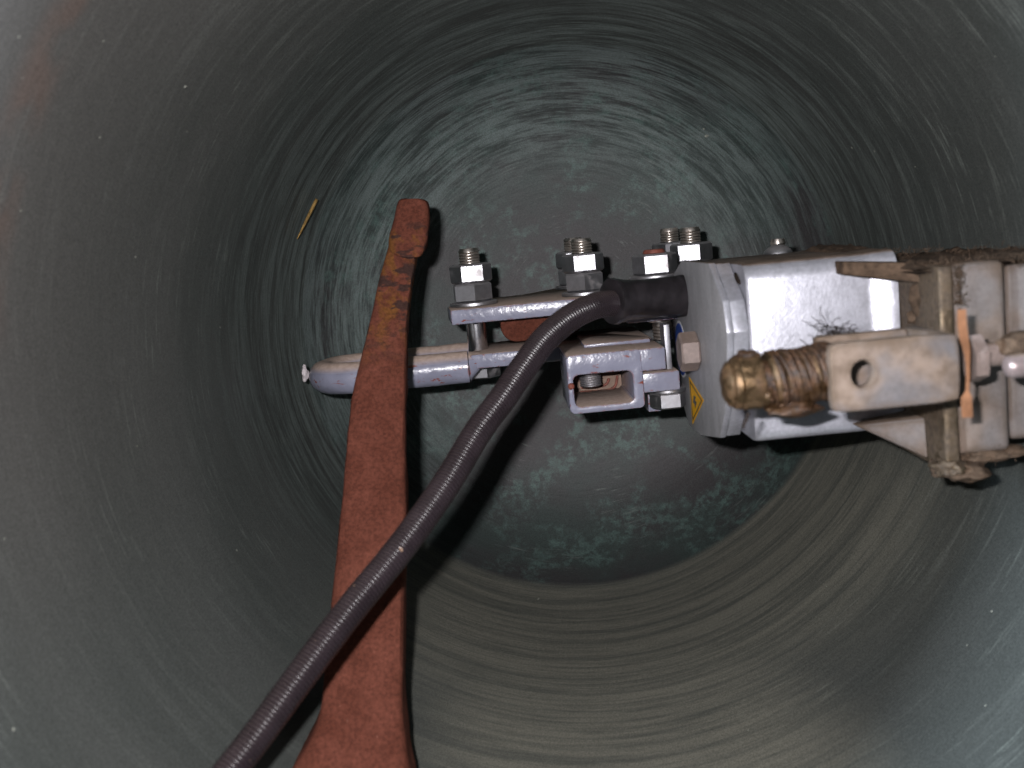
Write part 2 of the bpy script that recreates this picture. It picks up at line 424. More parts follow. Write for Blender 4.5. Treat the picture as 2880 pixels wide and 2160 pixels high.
# pale spatters stuck on the bronze
def spatter(px, py, r, squash=1.0, ang=0.0):
    p, n = on_bell(px, py, 0.0003); a, u, v = frame(n)
    r = r*0.55*p.y/F; b = bmesh.new(); k = 9
    u2 = u*math.cos(ang)+v*math.sin(ang); v2 = -u*math.sin(ang)+v*math.cos(ang)
    c = b.verts.new(p+n*r*0.35); ring = []
    for i in range(k):
        t = 2*PI*i/k; rr = r*random.uniform(0.65, 1.2)
        ring.append(b.verts.new(p+u2*math.cos(t)*rr+v2*math.sin(t)*rr*squash))
    for i in range(k): b.faces.new((c, ring[i], ring[(i+1) % k]))
    link('spatter', b, M['speck'], church_bell, 180)
for a in [(520, 243, 13, 0.5, 0.3), (1988, 382, 12, 0.8, 0.6), (1979, 362, 6), (52, 103, 6), (290, 115, 6), (280, 386, 5), (57, 593, 5), (380, 722, 5),
          (62, 218, 4), (37, 2052, 10), (665, 1548, 5), (10, 1516, 6), (2460, 425, 5), (2575, 468, 4), (2800, 158, 5), (2790, 1720, 6), (2772, 1985, 6), (1515, 1685, 12, 0.3, 0.1),
          (2325, 1650, 6, 0.4), (618, 920, 5), (1020, 1120, 4), (525, 370, 4), (2105, 2055, 6, 0.5), (385, 1255, 4), (2397, 415, 9, 0.4, 2.1), (2720, 1815, 5)]:
    spatter(*a)

# a straw caught on the wall
s0, n0 = on_bell(873, 552, 0.006); s1, n1 = on_bell(820, 668, 0.005)
b = sweep([s0.lerp(s1, k/12) for k in range(13)], lambda i, t: 0.0003+0.0012*math.sin(min(1, (12-i)/12+0.1)*PI*0.55), 6)
tag(link('straw', b, M['straw'], None, 180), 'thin yellow straw clinging to the left wall of the bell', 'straw')

# ------------------------------------------------------------------ rusty clapper bar
def YC(py): return 0.835 - (py-560)/1600*0.225
shaft = [(1092, 1170, 690), (1076, 1167, 743), (1060, 1155, 810), (1045, 1147, 878), (1024, 1142, 962), (1003, 1141, 1046), (986, 1139, 1131), (974, 1137, 1220), (969, 1138, 1300),
         (957, 1140, 1431), (944, 1138, 1547), (929, 1133, 1697), (916, 1131, 1836), (903, 1130, 1952), (890, 1132, 2030), (860, 1138, 2102), (827, 1144, 2160), (780, 1160, 2240), (740, 1180, 2330), (730, 1195, 2430), (760, 1170, 2520), (860, 1080, 2570)]
clapper = thing('clapper_bar', P(990, 2500, YC(2500)), 'rusty red iron bar widening downwards, standing left of the black conduit', 'iron bar')
def bar_mesh(sec, th, n=40, ex=9.0):
    b = bmesh.new(); rings = []
    pts = crom([(l, r, y) for l, r, y in sec], 3)
    for l, r, y in pts:
        L = P(l, y, YC(y)); R = P(r, y, YC(y)); c = (L+R)/2; hw = (R-L)/2; tt = th(y)
        ring = []
        for i in range(n):
            t = 2*PI*i/n; ct, st = math.cos(t), math.sin(t)
            k = (abs(ct)**ex+abs(st)**ex)**(-1/ex)
            ring.append(b.verts.new(c + hw*ct*k + Vector((0, tt*st*k + tt, 0))))
        rings.append(ring)
    for q, w_ in zip(rings, rings[1:]):
        for i in range(n): b.faces.new((q[i], q[(i+1) % n], w_[(i+1) % n], w_[i]))
    b.faces.new(rings[0][::-1]); b.faces.new(rings[-1])
    return b
zt = P(1120, 700, 0.83).z; zb = P(1120, 980, 0.8).z; zk = P(1120, 660, 0.83).z; zk2 = P(1120, 610, 0.83).z
M['rust_worn'] = m_rust('forged_neck_rust', (0.084, 0.026, 0.016), (0.122, 0.040, 0.026), (zb-0.02, zb+0.035, zk, zk2))
sb = bar_mesh(shaft, lambda y: 0.010+0.012*(y-600)/1600)
rough(sb, 0.0006, 60.0)
link('shaft', sb, M['rust_worn'], clapper, 50)
head = [(1142, 1180, 559), (1128, 1194, 562), (1120, 1203, 569), (1114, 1208, 590), (1107, 1208, 620), (1099, 1204, 655), (1093, 1199, 690), (1098, 1192, 708), (1120, 1184, 719), (1140, 1178, 722)]
hb = bar_mesh(head, lambda y: 0.0135, 40, 6.0)
for v in hb.verts: v.co.y -= 0.009
rough(hb, 0.0009, 55.0, 3)
link('forged_head', hb, M['rust_worn'], clapper, 60)

# ------------------------------------------------------------------ clamp of painted plates, bolts and rod loop
YF = 0.88
clamp = thing('clamp_bracket', P(1500, 1000, 0.95), 'lavender-grey painted steel clamp of two bolted plates with a rod loop', 'clamp')
pt = P(1266, 873, YF); pb = P(1268, 916, YF); TH = pt.z-pb.z
xl = pt.x; xr = P(2040, 800, YF).x
prof = [(xl, YF), (xr, YF), (xr, 1.065), (P(1560, 800, 1.06).x, 1.065), (P(1470, 820, 1.0).x, 1.01), (xl-0.001, 0.985), (xl-0.004, 0.93)]
b = prism([Vector((x, y, pb.z)) for x, y in prof], (0, 0, TH), 0.0016, 2)
link('upper_plate', b, M['paint'], clamp, 40)
# lower plate
lt = P(1349, 996, YF); lb = P(1349, 1038, YF)
LZ1, LZ0 = lt.z, lb.z
xL = P(1322, 1010, YF).x; xB = P(1592, 1003, 0.80).x; xE = P(1880, 990, 0.80).x
b = prism([Vector((x, y, LZ0)) for x, y in [(xL, YF+0.0005), (xB+0.0, YF+0.0005), (xE, YF+0.0005), (xE, 0.99), (P(1700, 990, 0.99).x, 1.0), (xL+0.004, 0.965)]], (0, 0, LZ1-LZ0), 0.0018, 2)
link('lower_plate', b, M['paint'], clamp, 40)
# raised dusty strip on the lower plate, with a pale edge line
q = P(1660, 985, 0.84)
b = prism([Vector((P(1640, 975, 0.85).x, 0.842, LZ1+0.0005)), Vector((P(1825, 965, 0.85).x, 0.842, LZ1+0.0005)), Vector((P(1825, 965, 0.85).x, 0.865, LZ1+0.0005)), Vector((P(1700, 955, 0.86).x, 0.93, LZ1+0.0005)), Vector((P(1640, 955, 0.86).x, 0.93, LZ1+0.0005))], (0, 0, 0.003), 0.0008, 2)
link('raised_strip', b, M['paint'], clamp, 40)
# rod loop
rr = 45.5*0.89/F
cz0 = P(1200, 1046, YF+0.008); cz1 = P(965, 1064, YF+0.008)
yA, yB = YF+0.010, YF+0.082
rb = (yB-yA)/2
xloop = P(871, 1060, (yA+yB)/2).x + rr + rb*0.92
xend = P(1318, 1040, YF).x
zr = (cz0.z+cz1.z)/2
path = [Vector((xend + (xloop-xend)*k/10, yA, zr)) for k in range(11)]
path += [Vector((xloop - rb*0.92*math.sin(PI*k/14), (yA+yB)/2 - rb*math.cos(PI*k/14), zr)) for k in range(1, 14)]
path += [Vector((xloop + (xend-xloop)*k/10, yB, zr)) for k in range(11)]
b = sweep(path, rr, 28); rough(b, 0.0004, 90.0)
link('rod_loop', b, M['paint'], clamp, 50)
# tapered neck from rod to plate
b = bmesh.new()
ring0 = [Vector((xend+0.0008, yA + rr*0.96*math.cos(2*PI*k/24), zr + rr*0.96*math.sin(2*PI*k/24))) for k in range(24)]
x2 = P(1352, 1010, YF).x; hz = (LZ1-LZ0)/2*1.02; cz = (LZ0+LZ1)/2
ring1 = []
for k in range(24):
    t = 2*PI*k/24; c_, s_ = math.cos(t), math.sin(t); kk = (abs(c_)**6+abs(s_)**6)**(-1/6)
    ring1.append(Vector((x2, yA + 0.004 + rr*0.9*c_*kk, cz + hz*s_*kk)))
r0 = [b.verts.new(v) for v in ring0]; r1 = [b.verts.new(v) for v in ring1]
for k in range(24): b.faces.new((r0[k], r0[(k+1) % 24], r1[(k+1) % 24], r1[k]))
b.faces.new(r0[::-1]); b.faces.new(r1)
link('tapered_neck', b, M['paint'], clamp, 50)

def hexbm(c, axis, rad, h, rot, b=None):
    return lathe([(rad*0.90, 0), (rad, h*0.10), (rad, h*0.90), (rad*0.90, h)], c, axis, 6, b, rot)
def thread_bm(c, axis, rad, h, pitch=0.0023, n=24):
    prof = []; z = 0
    while z < h-pitch:
        prof += [(rad*0.90, z), (rad, z+pitch*0.4), (rad, z+pitch*0.55)]; z += pitch
    prof += [(rad*0.86, h)]
    return lathe(prof, c, axis, n)
def stud(parent, name, c, zplate, rots, nr, nh, tr, top, zbot=None, washer=True, m_top='thread'):
    """bolt standing through a plate: nuts, washer and thread as its pieces"""
    c = Vector(c); up = Vector((0, 0, 1))
    zb_ = zbot if zbot is not None else zplate-0.004
    z = zplate
    tot = zplate + (0.0032 if washer else 0) + nh*len(rots) + top
    bolt = link(name, lathe([(tr*0.93, 0), (tr*0.95, 0.0005), (tr*0.95, zplate-zb_+0.004), (tr*0.5, zplate-zb_+0.0045)], (c.x, c.y, zb_), up, 28), M['shank'], parent, 40)
    if washer:
        link('washer', lathe([(nr*1.10, 0), (nr*1.14, 0.0004), (nr*1.14, 0.0024), (nr*1.10, 0.0029)], (c.x, c.y, z+0.0002), up, 32), M['zinc'], bolt, 35); z += 0.0032
    for r_ in rots:
        link('nut', bev(hexbm((c.x, c.y, z), up, nr, nh-0.0003, r_), 0.0007, 2, 15), M['zinc'], bolt, 30); z += nh
    link('thread', thread_bm((c.x, c.y, z-0.003), up, tr, tot-z+0.003), M[m_top], bolt, 30)
    return bolt
def face_rot(c):         # angle that turns one flat of a nut to the camera
    a, u, v = frame((0, 0, 1)); d = Vector((-c[0], -c[1], 0))
    return math.atan2(d.dot(v), d.dot(u)) + PI/6
NR, NH, TR = 0.0175, 0.0158, 0.0088
PZ = pt.z
yb1 = 0.918
c1 = P(1331, 840, yb1); f1 = face_rot(c1)
zlow = P(1352, 1038, yb1).z
stud(clamp, 'bolt', (c1.x, yb1, 0), PZ, [f1+PI/6+0.10, f1+0.07], NR, NH, TR, 0.0125, LZ0-0.001)
hb_ = link('bolt_head', bev(hexbm((P(1358, 1050, yb1).x, yb1, LZ0-0.0115), (0, 0, 1), 0.0155, 0.0115, 0.25), 0.0006, 2, 15), M['zinc'], clamp, 30)
c2 = P(1646, 820, yb1)
stud(clamp, 'bolt', (c2.x, yb1, 0), PZ, [face_rot(c2)+PI/6+0.02, face_rot(c2)+0.10], NR, NH, TR, 0.0120)
stud(clamp, 'bolt', (c2.x+0.002, 1.035, 0), PZ, [face_rot(c2)+0.4, face_rot(c2)+0.1], NR, NH, TR, 0.0120)
c3 = P(1950, 790, yb1)
stud(clamp, 'bolt', (c3.x, yb1, 0), PZ, [face_rot(c3)+0.5, face_rot(c3)-0.12], NR, NH, TR, 0.0125)
stud(clamp, 'bolt', (c3.x+0.001, 1.03, 0), PZ, [face_rot(c3)+0.2, face_rot(c3)+0.3], NR, NH, TR, 0.0125)
# mounting block behind the gland and the stud through it
yS = 0.855
zS = P(1842, 783, yS).z
b = prism([Vector((x, y, P(1842, 903, 0.835).z)) for x, y in [(P(1760, 850, 0.835).x, 0.835), (P(1905, 850, 0.835).x, 0.835), (P(1905, 850, 0.835).x, 0.8785), (P(1760, 850, 0.835).x, 0.8785)]],
          (0, 0, zS-P(1842, 903, 0.835).z), 0.001, 2)
link('mounting_block', b, M['paint'], clamp, 40)
cs = P(1845, 790, yS)
stud(clamp, 'stud', (cs.x, yS, 0), zS, [face_rot(cs)+0.08], NR*1.0, 0.0165, TR, 0.0028, P(1850, 905, yS).z, True, 'redpaint')
link('stud_thread', thread_bm((cs.x+0.0015, yS-0.004, LZ1+0.0005), (0, 0, 1), 0.0078, P(1845, 903, yS).z-LZ1-0.0008, 0.0026), M['thread'], clamp, 30)
link('galvanised_strip', box(P(1872, 1000, 0.815).x, P(1889, 1000, 0.815).x, 0.815, 0.835, P(1880, 1046, 0.815).z, P(1880, 912, 0.815).z, 0.0006), M['galv'], clamp, 40)

# box bracket with the square opening
YB = 0.80
box_br = thing('box_bracket', P(1700, 1165, 0.85), 'lavender-grey box bracket with a square dusty opening, beside the motor end cap', 'bracket')
o0 = P(1590, 1001, YB); o1 = P(1813, 1157, YB)
bx0, bx1 = o0.x, P(1811, 1080, YB).x
bz1 = P(1590, 1001, YB).z; bz0 = P(1594, 1168, YB).z
hx0, hx1 = P(1613, 1080, YB).x, P(1781, 1080, YB).x
hz1 = P(1612, 1057, YB).z; hz0 = P(1631, 1145, YB).z
def rrect(x0, x1, z0, z1, r, y, k=4):
    pts = []
    for cx, cz_, a0 in ((x1-r, z1-r, 0), (x0+r, z1-r, PI/2), (x0+r, z0+r, PI), (x1-r, z0+r, 1.5*PI)):
        for i in range(k+1):
            a = a0 + PI/2*i/k; pts.append(Vector((cx+r*math.cos(a), y, cz_+r*math.sin(a))))
    return pts
def square_tube(y0, y1):
    b = bmesh.new(); L = []
    for y, g in ((y0, 0.0), (y1, 0.0)):
        L.append(([b.verts.new(p) for p in rrect(bx0, bx1, bz0, bz1, 0.004, y)], [b.verts.new(p) for p in rrect(hx0, hx1, hz0, hz1, 0.0045, y)]))
    n = len(L[0][0])
    for i in range(n):
        j = (i+1) % n
        b.faces.new((L[0][0][i], L[0][0][j], L[0][1][j], L[0][1][i]))
        b.faces.new((L[1][0][j], L[1][0][i], L[1][1][i], L[1][1][j]))
        b.faces.new((L[0][0][j], L[0][0][i], L[1][0][i], L[1][0][j]))
        b.faces.new((L[0][1][i], L[0][1][j], L[1][1][j], L[1][1][i]))
    bmesh.ops.recalc_face_normals(b, faces=b.faces[:])
    return bev(b, 0.0013, 2, 60)
link('square_tube', square_tube(YB, YF-0.0005), M['paint'], box_br, 40)
link('back_plate', box(hx0+0.0002, hx1-0.0002, YF-0.004, YF-0.001, hz0+0.0002, hz1-0.0002, 0.0), M['tan'], box_br, 40)
ib = P(1662, 1070, 0.84)
link('inner_bolt_end', thread_bm((ib.x, 0.845, P(1662, 1088, 0.84).z), (0, 0, 1), 0.0085, hz1-P(1662, 1088, 0.84).z-0.0002, 0.0018), M['zinc'], box_br, 30)
# nested pressed frames on the opening's back wall (seen as rust lines)
for ln in ([(1634, 1090), (1690, 1086), (1707, 1078), (1713, 1064)], [(1632, 1103), (1700, 1099), (1726, 1090), (1734, 1074), (1736, 1056)], [(1769, 1050), (1768, 1075), (1766, 1098)]):
    link('pressed_rib', sweep(crom([P(a, c, YF-0.0046) for a, c in ln], 5), 0.0011, 8), M['redpaint'], box_br, 60)
# top beam running on to the motor, and the tab under it
tz1 = bz1; tz0 = P(1790, 1047, YB).z
link('top_beam', box(bx1-0.0065, P(1873, 1010, YB).x, YB+0.0006, YF-0.001, tz0, tz1-0.0004, 0.0012), M['paint'], box_br, 40)
link('tab', box(bx1-0.004, P(1915, 1075, YB).x, YB+0.004, YB+0.06, P(1850, 1104, YB).z, P(1850, 1049, YB).z, 0.001), M['paint'], box_br, 40)
link('weld_bead', rough(lathe([(0.0006, 0), (0.0022, 0.0006), (0.0026, 0.0022), (0.0021, 0.0038), (0.0006, 0.0045)], P(1598, 1088, YB)-Vector((0, 0.001, 0)), (1, 0, 0.1), 12), 0.0004, 300), M['redpaint'], box_br, 180)
zt_ = P(1850, 1104, YB).z
xt = P(1880, 1120, 0.83).x
link('tab_washer', lathe([(0.0150, 0), (0.0155, 0.0005), (0.0155, 0.0032), (0.0150, 0.0037)], (xt, 0.83, zt_-0.0042), (0, 0, 1), 28), M['zinc'], box_br, 35)
link('tab_nut', bev(hexbm((xt, 0.83, zt_-0.0165), (0, 0, 1), 0.0145, 0.012, 0.5), 0.0006, 2, 15), M['zinc'], box_br, 30)
link('rusty_spacer', box(P(1822, 1130, 0.85).x, P(1862, 1130, 0.85).x, 0.85, 0.875, P(1840, 1158, 0.85).z, zt_-0.0006, 0.001), M['paint'], box_br, 40)

# rusty staple held between the plates
h0 = P(1408, 925, 0.92); zA = pb.z-0.0004; zB = P(1470, 960, 0.92).z
xs0 = h0.x; xs1 = P(1640, 925, 0.92).x; rs = (zA-zB)*0.62
pts = [Vector((xs0, 0.92, zA)), Vector((xs0, 0.92, zA-(zA-zB)*0.35))]
for k in range(1, 8):
    a = PI/2*k/7; pts.append(Vector((xs0+rs*(1-math.cos(a)), 0.92, zA-(zA-zB)*0.35-(zA-zB)*0.65*math.sin(a))))
for k in range(8):
    a = PI/2*k/7; pts.append(Vector((xs1-rs+rs*math.sin(a), 0.92, zB+(zA-zB)*0.65*(1-math.cos(a)))))
pts += [Vector((xs1, 0.92, zA))]
tag(link('iron_staple', prism(pts, (0, 0.163, 0), 0.0015), M['rust'], None, 40), 'rounded rusty iron staple gripped between the clamp plates', 'staple')

# white fluff at the end of the rod loop
def tuft(name, c, r, n, m, label, cat, rad=0.00016, stretch=(1, 1, 1), curl=1.0, core=0.0):
    b = bmesh.new(); c = Vector(c)
    if core:
        bmesh.ops.create_icosphere(b, subdivisions=3, radius=core, matrix=Matrix.Translation(c) @ Matrix.Diagonal((*stretch, 1)))
        rough(b, core*0.5, 260.0)
    for k in range(n):
        d = Vector((random.gauss(0, 1)*stretch[0], random.gauss(0, 1)*stretch[1], random.gauss(0, 1)*stretch[2])).normalized()
        p = c + Vector([random.gauss(0, 0.25)*r*s_ for s_ in stretch]); pts = [p.copy()]
        L = r*random.uniform(0.4, 1.2)
        for j in range(6):
            d = (d + Vector([random.gauss(0, 0.35*curl) for _ in range(3)])).normalized()
            p = p + d*L/6; pts.append(p.copy())
        sweep(pts, rad, 4, b)
    return tag(link(name, b, m, None, 180), label, cat)
tuft('cobweb_tuft', P(857, 1050, 0.925), 0.0036, 200, M['fluff'], 'white fluffy cobweb tuft at the rounded end of the rod loop', 'cobweb', 0.00010, (0.55, 0.6, 1.5), 3.0, 0.0050)

# ------------------------------------------------------------------ motor unit
XC = P(2045, 960, 0.66).x
cap_px = [(1915, 733), (1991, 740), (2031, 847), (2044, 935), (2044, 1090), (2038, 1160), (2023, 1232), (1971, 1225), (1938, 1197), (1909, 1098), (1893, 960), (1889, 850), (1891, 775)]
cp = [PX(a, c, XC) for a, c in cap_px]
motor = thing('motor_unit', PX(2000, 1232, XC)+Vector((0.12, 0, 0)), 'bright cast aluminium striker motor with an end cap, right of the clamp', 'motor')
ctr = sum(cp, Vector())/len(cp)
b = prism(cp, (0.0045, 0, 0), 0.0010, 2)
for f_ in b.faces: f_.material_index = 0 if abs(f_.normal.x) > 0.9 else 1  # end face takes the greyer colour that stands for its shade
cap = link('end_cap', b, [M['cap'], M['alu']], motor, 40)
link('cap_rim', prism([ctr+(p-ctr)*0.985 for p in [q+Vector((0.0047, 0, 0)) for q in cp]], (0.0095, 0, 0), 0.0008, 2), M['alu'], motor, 40)
# body: same section, a little smaller, then a swelling towards the flange
def sect(k, x, grow=0.0):
    return [Vector((x, ctr.y+(p.y-ctr.y)*k, ctr.z+(p.z-ctr.z)*(k+grow))) for p in cp]
x0 = XC+0.0144; x2 = P(2465, 900, 0.665).x; x3 = P(2520, 900, 0.665).x
b = bmesh.new(); rings = []
stations = [(x0, 0.975), (x0+0.0015, 0.992), (x0+0.004, 1.0), (x2-0.006, 1.0), (x2-0.002, 1.006), (x2, 1.02), (x2+0.004, 1.028), (x2+0.0065, 1.045), (x3, 1.05)]
BZ1 = P(2112, 741, 0.672).z; BZ0 = P(2112, 1239, 0.672).z; BY0, BY1 = 0.662, 0.80
bc_ = Vector((0, (BY0+BY1)/2, (BZ0+BZ1)/2))
corners = [(BY0, BZ1, 0.011), (BY0, BZ0, 0.007), (BY1, BZ0, 0.02), (BY1, BZ1, 0.01)]
def fine_sect(k, x):
    out = []
    for (yy, zz, r_) in corners:
        sy = 1 if yy > bc_.y else -1; sz = 1 if zz > bc_.z else -1
        cy, czz = yy-sy*r_, zz-sz*r_
        a0_ = {(-1, 1): PI/2, (-1, -1): PI, (1, -1): 1.5*PI, (1, 1): 0.0}[(sy, sz)]
        for q_ in range(6):
            a = a0_+PI/2*q_/5
            p = Vector((x, cy+r_*math.cos(a), czz+r_*math.sin(a)))
            out.append(Vector((x, bc_.y+(p.y-bc_.y)*k, bc_.z+(p.z-bc_.z)*(1+(k-1)*0.3))))
    return out
for x, k in stations: rings.append([b.verts.new(p) for p in fine_sect(k, x)])
for q, w_ in zip(rings, rings[1:]):
    n = len(q)
    for i in range(n): b.faces.new((q[i], q[(i+1) % n], w_[(i+1) % n], w_[i]))
b.faces.new(rings[0][::-1]); b.faces.new(rings[-1])
body = link('housing', b, M['alu'], motor, 35)
# slot in the housing shoulder: a dark solid, the recess's shade put into its colour
sl = P(2076, 797, 0.69)
sdir = (P(2094, 828, 0.672)-P(2066, 765, 0.700)).normalized()
link('slot', sweep([P(2068, 768, 0.6905)+sdir*0.0145*k/6 for k in range(7)], lambda i, t: 0.0018*math.sqrt(max(0.15, 1-((i-3)/3.2)**2)), 10), M['hole'], motor, 180)
# cap bolt, blue disc and yellow warning sticker on the cap face
cb = PX(1916, 982, XC)
rd = (PX(1900, 909, XC)-PX(1925, 1055, XC)).length/2*0.98
link('white_ring', lathe([(rd, 0), (rd, 0.0003)], cb-Vector((0.0003, 0, 0)), (1, 0, 0), 40), M['white'], cap, 30)
link('blue_disc', lathe([(rd*0.92, 0), (rd*0.92, 0.0004)], cb-Vector((0.0008, 0, 0)), (1, 0, 0), 40), M['blue'], cap, 30)
bc = PX(1964, 986, XC); hr = 60*0.71/F
link('cap_bolt', bev(hexbm(bc-Vector((0.0135, 0, 0)), (1, 0, 0), hr, 0.0132, 0.5), 0.0012, 2, 15), M['headbolt'], cap, 30)
tri = [PX(1939, 1060, XC), PX(1980, 1126, XC), PX(1949, 1193, XC)]
tc = sum(tri, Vector())/3
def tri_scaled(k, dx): return [tc+(p-tc)*k+Vector((dx, 0, 0)) for p in tri]
stk = link('warning_sticker', prism(tri_scaled(1.0, -0.0004), (0.0003, 0, 0)), M['yellow'], cap, 30)
b = bmesh.new()
o_ = tri_scaled(0.86, -0.00046); i_ = tri_scaled(0.74, -0.00046)
ov = [b.verts.new(p) for p in o_]; iv = [b.verts.new(p) for p in i_]
ov2 = [b.verts.new(p+Vector((0.00004, 0, 0))) for p in o_]; iv2 = [b.verts.new(p+Vector((0.00004, 0, 0))) for p in i_]
for i in range(3):
    j = (i+1) % 3
    b.faces.new((ov[i], ov[j], iv[j], iv[i])); b.faces.new((ov2[j], ov2[i], iv2[i], iv2[j]))
    b.faces.new((ov[j], ov[i], ov2[i], ov2[j])); b.faces.new((iv[i], iv[j], iv2[j], iv2[i]))
link('sticker_border', b, M['black'], stk, 30)
bolt_px = [(1951, 1112), (1957, 1117), (1954, 1126), (1959, 1131), (1955, 1150), (1953, 1136), (1949, 1132)]
link('sticker_flash_mark', prism([PX(a, c, XC-0.00046) for a, c in bolt_px], (0.00004, 0, 0)), M['black'], stk, 30)

# bolt on top of the motor
ct = P(2178, 712, 0.80)
zd = P(2178, 727, 0.79).z
tb = link('top_bolt', lathe([(0.0105, 0)]+[(0.0105*math.cos(k*PI/2/9), 0.002+0.0078*math.sin(k*PI/2/9)) for k in range(9)]+[(0.0015, 0.0098)], (ct.x, 0.79, zd), (0, 0, 1), 32), M['zinc'], motor, 50)
link('thread', thread_bm((ct.x+0.003, 0.80, zd), (0, 0, 1), 0.0055, 0.0135), M['thread'], tb, 30)

# flange, webs and dusty gearbox on the right
YG = 0.60
fx0 = P(2648, 1000, YG).x; fx1 = P(2690, 1000, YG).x
fz1 = P(2662, 748, YG).z; fz0 = P(2700, 1325, YG).z
b = box(fx0, fx1, YG, 0.70, fz0, fz1, 0.002, 3)
bmesh.ops.subdivide_edges(b, edges=b.edges[:], cuts=2, use_grid_fill=True); rough(b, 0.0008, 70.0)
flange = link('flange', b, M['grime'], motor, 50)
zl = lambda px, py, y: P(px, py, y)
# upper and lower webs between housing and flange
def web(pts, name, th, m):
    b = prism(pts, (0, th, 0), 0.0012, 2); link(name, b, m, motor, 40)
web([P(2372, 736, 0.648), P(2655, 740, 0.62), P(2655, 802, 0.62), P(2372, 773, 0.648)], 'upper_web', 0.05, M['dirt'])
web([P(2405, 1197, 0.655), P(2655, 1170, 0.622), P(2655, 1308, 0.622), P(2600, 1285, 0.628)], 'lower_web', 0.05, M['castd'])
# sloping neck from housing to flange
b = bmesh.new()
ra = [b.verts.new(p) for p in fine_sect(0.99, x3-0.001)]
rb_ = [b.verts.new(p+Vector((0, 0.012, 0))) for p in fine_sect(1.02, fx0+0.001)]
n = len(ra)
for i in range(n): b.faces.new((ra[i], ra[(i+1) % n], rb_[(i+1) % n], rb_[i]))
b.faces.new(ra[::-1]); b.faces.new(rb_)
link('neck', b, M['neck'], motor, 40)
# caked dirt in the corner of the neck
def lump(px, py, y, rx, rz, name, m, parent, ry=0.006, seed=1.0, amp=0.45):
    b = bmesh.new(); c = P(px, py, y)
    bmesh.ops.create_icosphere(b, subdivisions=4, radius=1.0)
    for v in b.verts:
        k = 1+amp*0.7*noise.fractal(v.co*1.3+Vector((seed*7, seed*3, seed)), 1.1, 2.0, 4)
        v.co = c + Vector((v.co.x*rx*k, v.co.y*ry*k, v.co.z*rz*k))
    return link(name, b, m, parent, 180)
lump(2608, 838, 0.632, 0.009, 0.013, 'caked_dirt', M['dirt'], motor, 0.008, 1.0)
lump(2640, 880, 0.618, 0.006, 0.016, 'caked_dirt', M['grime'], motor, 0.006, 2.0)
lump(2578, 890, 0.640, 0.006, 0.005, 'caked_dirt', M['dirt'], motor, 0.004, 3.0)
# gear case
gx0 = fx1+0.0003; gx1 = P(2846, 1000, YG).x
gz1 = P(2760, 737, YG+0.004).z; gz0 = P(2780, 1275, YG+0.004).z
case = link('gear_case', box(gx0, gx1, YG+0.004, 0.76, gz0, gz1, 0.004, 3), M['castd'], motor, 40)
link('gear_case_end', box(gx1+0.0032, gx1+0.05, YG+0.012, 0.75, gz0+0.004, gz1-0.003, 0.004, 3), M['castd'], motor, 40)
link('dark_gap_strip', box(gx1+0.0002, gx1+0.0030, YG+0.016, 0.745, gz0+0.006, gz1-0.006, 0.0003), M['hole'], motor, 40)  # dark strip filling the gap, the gap's shade put into its colour
# caked dust on top and below
def dust_ridge(p0, p1, y0, y1, zoff, amp, name, m, nx=60, ny=14, seed=0):
    b = bmesh.new(); g = []
    for i in range(nx+1):
        row = []
        for j in range(ny+1):
            x = p0.x+(p1.x-p0.x)*i/nx; y = y0+(y1-y0)*j/ny; z = p0.z+(p1.z-p0.z)*i/nx
            e = min(1, min(i, nx-i)/3, min(j, ny-j)/2.0)
            h = zoff*e + amp*e*noise.fractal(Vector((x*60+seed, y*60, seed)), 0.8, 2, 4)
            row.append(b.verts.new((x, y, z+h-0.001)))
        g.append(row)
    for i in range(nx):
        for j in range(ny): b.faces.new((g[i][j], g[i+1][j], g[i+1][j+1], g[i][j+1]))
    und = [b.verts.new(v.co-Vector((0, 0, 0.002))) for v in (g[0][0], g[nx][0], g[nx][ny], g[0][ny])]
    b.faces.new(und[::-1])
    return link(name, b, m, motor, 180)
pA = P(2460, 742, 0.66); pB = P(2950, 700, 0.60)
dust_ridge(Vector((P(2480, 740, 0.66).x, 0, gz1)), Vector((gx1+0.05, 0, gz1)), 0.607, 0.755, 0.002, 0.0035, 'dust_layer', M['dirt'], seed=3)
zt0 = max(p.z for p in cp)
dust_ridge(Vector((P(2330, 720, 0.72).x, 0, zt0-0.0005)), Vector((fx0, 0, zt0+0.001)), 0.705, 0.79, 0.0015, 0.003, 'dust_layer', M['dirt'], 40, 12, seed=9)
lump(2695, 1316, 0.612, 0.014, 0.006, 'caked_dirt', M['dirt'], motor, 0.02, 5.0, 0.6)
lump(2668, 1316, 0.604, 0.009, 0.005, 'caked_dirt', M['grime'], motor, 0.01, 6.0, 0.6)
lump(2790, 1272, 0.613, 0.022, 0.004, 'caked_dirt', M['dirt'], motor, 0.012, 7.0, 0.6)

